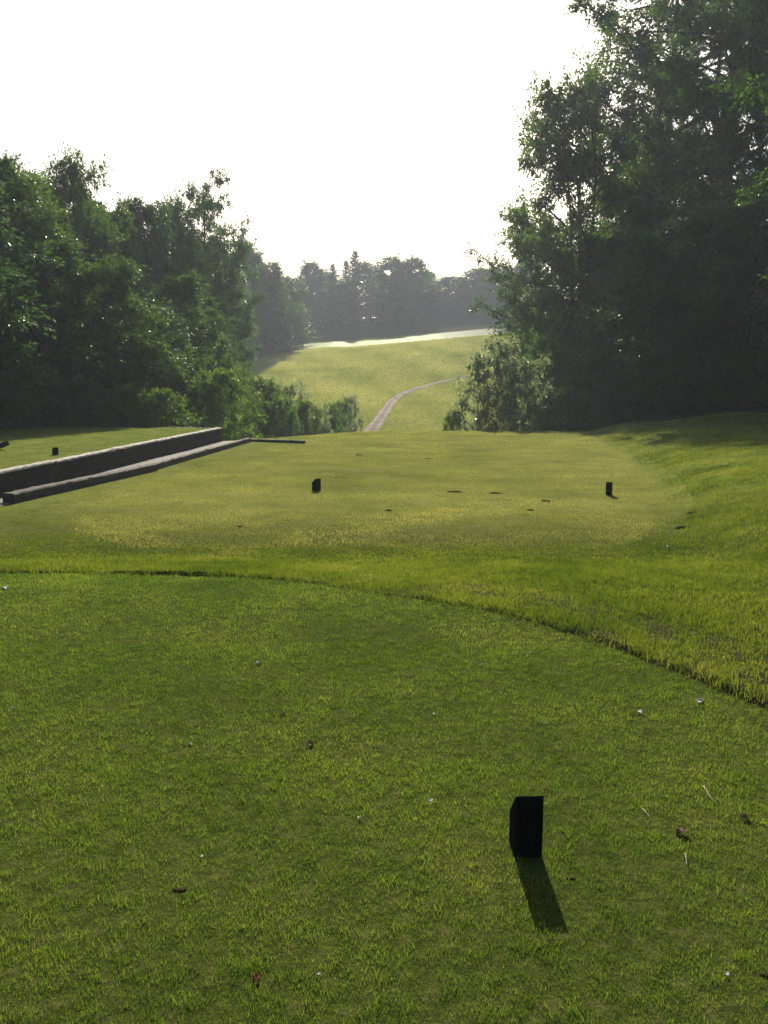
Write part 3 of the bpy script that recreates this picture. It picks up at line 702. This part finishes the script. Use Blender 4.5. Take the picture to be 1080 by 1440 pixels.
LW = 'trees of the left wood'
for a in [
 ('wallA', 20, 228, 31, 7.0, 'broad dark tree at the left frame edge with the highest bushy top'),
 ('wallB', -88, 178, 24, 7.6, 'near tree mostly beyond the left frame edge, one spray of leaves showing'),
 ('wallC', 118, 231, 37, 5.2, 'dark round topped tree second from the left frame edge'),
 ('wallB', 70, 262, 41, 6.0, 'dark tree filling the gap between the two left peaks'),
 ('wallA', 168, 300, 40, 5.5, 'tree with a shoulder below the dark round topped tree'),
 ('wallB', 214, 294, 44, 5.6, 'tree with a narrow twin top left of the tall airy tree'),
 ('wallC', 252, 293, 48, 5.6, 'full green tree touching the foot of the tall airy tree'),
 ('wallC', 55, 300, 52, 7.0, 'rear tree glimpsed between the two left peaks'),
 ('wallA', 140, 285, 54, 7.0, 'rear tree glimpsed behind the shoulder of the left wood'),
 ('wallB', 195, 330, 56, 6.5, 'rear tree in the notch left of the narrow twin top'),
 ('wallC', 272, 325, 60, 6.5, 'rear tree at the foot of the tall airy tree'),
 ('airy', 294, 250, 52, 5.6, 'tall airy tree with see through feathery top on the left skyline'),
 ('airy', 334, 322, 58, 4.2, 'lower open tree leaning right of the tall airy tree'),
 ('wallB', 308, 345, 58, 5.4, 'dense dark tree under the two airy tops'),
 ('wallA', 326, 366, 92, 6.0, 'hazy tree at the right end of the left wood'),
 ('wallC', 302, 396, 68, 4.6, 'bluish tree low beneath the right end of the left wood'),
 ('wallC', 150, 375, 29.5, 5.2, 'front tree with sunlit right flank in the middle of the left wood'),
 ('wallA', 75, 345, 28.6, 5.2, 'front tree with drooping dark boughs behind the raised tee'),
 ('wallB', 0, 420, 27.2, 4.6, 'low dark tree on the left frame edge behind the raised tee'),
 ('wallA', 256, 392, 38, 4.6, 'mid height green tree over the wall end'),
 ('wallC', 294, 436, 42, 3.6, 'small rounded tree above the valley brush on the left'),
 ('wallB', 215, 440, 33, 4.0, 'small tree with bright edge leaves left of the wall end'),
]: plant(*a, group=LW)
LS = 'shrubs along the foot of the left wood'
for a in [
 ('shrub', 20, 520, 26.6, 3.4, 'dark shrub at the left frame edge behind the raised tee'),
 ('shrub', 78, 532, 27.2, 3.2, 'second dark shrub behind the raised tee'),
 ('shrubB', 126, 556, 26.6, 1.7, 'small bright leafed shrub at the edge of the raised tee'),
 ('shrub', 150, 520, 28.5, 3.0, 'dark shrub between the two bright ones behind the raised tee'),
 ('shrubB', 178, 545, 26.8, 2.2, 'yellow green shrub behind the middle of the raised tee'),
 ('shrubB', 228, 552, 26.9, 2.2, 'light leafed shrub at the far corner of the raised tee'),
 ('shrub', 205, 480, 30, 3.6, 'tall dark shrub behind the light leafed one at the tee corner'),
 ('shrubB', 300, 528, 31, 3.2, 'leafy green shrub right of the wall end'),
 ('shrub', 262, 500, 33, 3.2, 'dark shrub behind the wall end'),
 ('shrub', 318, 510, 38, 3.0, 'dark rounded shrub where the left wood meets the valley'),
]: plant(*a, cat='shrub', group=LS)
VB = 'shrubs in the valley below the middle tee'
for a in [
 ('shrubB', 372, 538, 42, 3.4, 'round dark shrub first in the valley left of the path'),
 ('shrubS', 405, 548, 44, 3.0, 'green shrub in the middle of the valley brush'),
 ('shrub', 388, 562, 39, 2.8, 'low dark shrub at the near side of the valley brush'),
 ('shrubB', 428, 568, 42, 2.4, 'pale green low shrub at the right of the valley brush'),
 ('shrubS', 447, 580, 43, 1.9, 'smallest shrub beside the grass verge of the path'),
 ('shrubB', 462, 572, 48, 2.0, 'small leafy shrub at the near end of the dry brush'),
 ('shrub', 478, 566, 52, 2.0, 'small dark shrub inside the dry brush'),
 ('shrubS', 492, 562, 57, 1.9, 'pale little shrub at the far tip of the dry brush'),
]: plant(*a, cat='shrub', group=VB)
FT = 'trees along the far edge behind the green'
for a in [
 ('farB', 398, 392, 134, 10.1, 'leftmost hazy tree of the far tree line'),
 ('farA', 441, 372, 172, 8.4, 'tree with a pointed loose top left of the far conifers'),
 ('farB', 420, 402, 162, 9.0, 'low tree between the left wood and the far conifers'),
 ('con', 470, 371, 168, 8.1, 'slim conifer left of the tallest far conifer'),
 ('con', 500, 352, 168, 10.0, 'tallest pointed conifer in the middle of the far tree line'),
 ('con', 522, 378, 172, 8.1, 'conifer close right of the tallest one'),
 ('farA', 548, 364, 166, 9.5, 'rounded tall tree right of the far conifers'),
 ('farA', 578, 366, 168, 10.1, 'broad rounded tree at the right end of the tall far clump'),
 ('farB', 560, 392, 163, 9.0, 'low tree in front between the two rounded far trees'),
 ('farB', 480, 398, 163, 9.0, 'dark low tree at the foot of the far conifers'),
 ('farB', 605, 412, 172, 10.1, 'low tree in the dip right of the tall far clump'),
 ('farA', 632, 391, 174, 10.1, 'tree just right of the dip in the far tree line'),
 ('farA', 667, 379, 172, 10.1, 'rounded tree before the right wood on the far line'),
 ('farB', 700, 378, 168, 10.1, 'far tree half hidden behind the right hand tree'),
 ('farB', 650, 408, 168, 9.0, 'low tree beneath the rounded ones on the far right'),
 ('farA', 455, 385, 180, 10.1, 'rear tree filling in left of the far conifers'),
 ('farA', 515, 372, 182, 10.1, 'rear rounded tree behind the far conifers'),
 ('con', 488, 366, 174, 8.1, 'conifer half hidden left of the tallest one'),
 ('farB', 595, 385, 180, 10.1, 'rear tree sloping down to the dip in the far line'),
 ('farB', 682, 384, 182, 11.2, 'rear tree beyond the far rounded ones near the right wood'),
 ('farA', 350, 346, 118, 7.6, 'hazy tree stepping down right of the lower open tree'),
 ('farB', 381, 374, 122, 7.6, 'hazy tree between the left wood and the low far trees'),
 ('farB', 372, 400, 126, 7.8, 'hazy tree joining the left wood to the far tree line'),
 ('farA', 738, 370, 162, 11.2, 'rightmost far tree seen through the right wood'),
]: plant(*a, group=FT)
RW = 'trees of the right wood'
for a in [
 ('tall', 920, -110, 48, 12.4, 'tall tree with a straight dark trunk rising past the top of the frame'),
 ('tallB', 1010, -140, 44, 11.0, 'tall dark tree behind the right bank, top out of frame'),
 ('tallB', 1110, -120, 36, 11.0, 'near dark tree cut by the right frame edge'),
 ('tall', 985, -60, 57, 12.0, 'rear tree filling the gaps behind the straight trunk'),
 ('fork', 812, 112, 45, 9.6, 'many stemmed tree with a rounded crown standing left of the right wood'),
 ('airy', 742, 295, 50, 7.0, 'smaller tree whose loose sprays reach furthest left from the right wood'),
 ('wallC', 880, 190, 52, 8.0, 'leafy tree close left of the straight trunk'),
 ('wallA', 845, 330, 44, 6.8, 'green low tree beneath the many stemmed tree'),
 ('wallC', 778, 425, 46, 5.4, 'green low tree at the left corner of the right wood'),
 ('wallB', 915, 330, 34, 6.4, 'dark low tree in the middle of the right wood'),
 ('wallB', 985, 300, 32, 6.0, 'dark low tree beneath the tall dark tree behind the bank'),
 ('wallB', 1050, 280, 30, 6.0, 'dark low tree on the right bank near the frame edge'),
 ('airy', 1235, 10, 15, 5.0, 'tree beyond the right frame edge showing only a bright leaf spray'),
]: plant(*a, group=RW)
RS = 'shrubs along the foot of the right wood'
for a in [
 ('shrubS', 672, 508, 34, 2.3, 'pale leafed shrub furthest left at the foot of the right wood'),
 ('shrubS', 708, 492, 34.5, 2.6, 'tallest sun silvered shrub beside the fairway on the right'),
 ('shrubS', 745, 515, 33, 2.6, 'sun silvered shrub third from the fairway on the right'),
 ('shrubB', 775, 480, 36, 3.0, 'leafy bright shrub rising behind the sun silvered ones'),
 ('shrubB', 800, 548, 32, 2.3, 'brighter shrub at the corner of the tree shadow'),
 ('shrub', 850, 500, 34, 3.6, 'dark shrub behind the shaded end of the tee'),
 ('shrub', 915, 500, 32, 3.6, 'dark shrub in the deep shade of the right wood'),
 ('shrub', 975, 500, 30, 3.6, 'dark shrub on top of the right bank'),
 ('shrub', 1040, 490, 28.5, 3.6, 'dark shrub on the right bank near the frame edge'),
 ('shrub', 638, 578, 34, 1.0, 'little shrub peeping over the far tee edge'),
]: plant(*a, cat='shrub', group=RS)

# brush strip (tall dry stems) down the valley side of the path
rb_ = np.random.default_rng(77); NC = 110
u = rb_.random(NC); v = rb_.random(NC); y = 43 + 19 * u; xc = np.interp(y, [43, 52, 62], [-2.7, -2.3, -1.75]); x = xc - (1 - .6 * u) * 4.0 * v
ch = rb_.uniform(.45, 1.25, NC) * (1 - .3 * u); kk = rb_.integers(0, NC, 9000); N = len(kk)
x = x[kk] + rb_.normal(0, .13, N); y = y[kk] + rb_.normal(0, .13, N); hh = ch[kk] * rb_.uniform(.5, 1.1, N)
tag(blades('brush', np.stack([x, y, H(x, y)], 1), hh, .03 + .05 * rb_.random(N), rb_.uniform(.05, .7, N), rb_.random(N), M_reed, rb_, 2),
    'tall dry brush in the valley between shrubs and path', 'brush')

# ------------------------------------------------------------------ air
me = bpy.data.meshes.new('haze'); bm = bmesh.new(); bmesh.ops.create_cube(bm, size=1); bm.to_mesh(me); bm.free()
hz = link('haze', me); zlo = float(ZZ.min()) - 1.0
hz.scale = (1020, 800, 34 - zlo); hz.location = (0, 240, (34 + zlo) / 2); hz['kind'] = 'stuff'
m, nt, n, l = new_mat('haze'); out = n.new('ShaderNodeOutputMaterial'); pv = n.new('ShaderNodeVolumePrincipled')
pv.inputs['Color'].default_value = (.78, .87, 1, 1); pv.inputs['Density'].default_value = .0006; pv.inputs['Anisotropy'].default_value = .3
l.new(pv.outputs[0], out.inputs['Volume']); me.materials.append(m)

# ------------------------------------------------------------------ light, sky, camera
SUN_EL, SUN_AZ = rad(29.0), rad(-.8)
w = bpy.data.worlds.new('World'); bpy.context.scene.world = w; w.use_nodes = True
nt = w.node_tree; bg = nt.nodes['Background']
sky = nt.nodes.new('ShaderNodeTexSky'); sky.sky_type = 'NISHITA'; sky.sun_disc = False
sky.sun_elevation = SUN_EL; sky.sun_rotation = SUN_AZ; sky.dust_density = 2.5; sky.air_density = 1.0
nt.links.new(sky.outputs[0], bg.inputs[0]); bg.inputs[1].default_value = .06
sl = bpy.data.lights.new('sun', 'SUN'); sl.energy = 5.0; sl.angle = rad(.5); sl.color = (1, .93, .80)
so = bpy.data.objects.new('sun', sl); C.objects.link(so)
sv = Vector((math.sin(SUN_AZ) * math.cos(SUN_EL), math.cos(SUN_AZ) * math.cos(SUN_EL), math.sin(SUN_EL)))
so.rotation_euler = (-sv).to_track_quat('-Z', 'Y').to_euler(); so.location = sv * 80

cam = bpy.data.cameras.new('camera'); co = bpy.data.objects.new('camera', cam); C.objects.link(co)
cam.sensor_fit = 'VERTICAL'; cam.sensor_height = 36; cam.lens = F / 1440 * 36; cam.clip_end = 2000; cam.clip_start = .05
co.location = (0, 0, EYE); co.rotation_euler = (rad(90) - PITCH, 0, 0)
S = bpy.context.scene; S.camera = co
S.view_settings.view_transform = 'Standard'; S.view_settings.look = 'None'; S.view_settings.exposure = 1.1; S.view_settings.gamma = 1
cy_ = S.cycles
cy_.max_bounces = 6; cy_.diffuse_bounces = 4; cy_.glossy_bounces = 2; cy_.transmission_bounces = 4; cy_.volume_bounces = 1
cy_.caustics_reflective = False; cy_.caustics_refractive = False
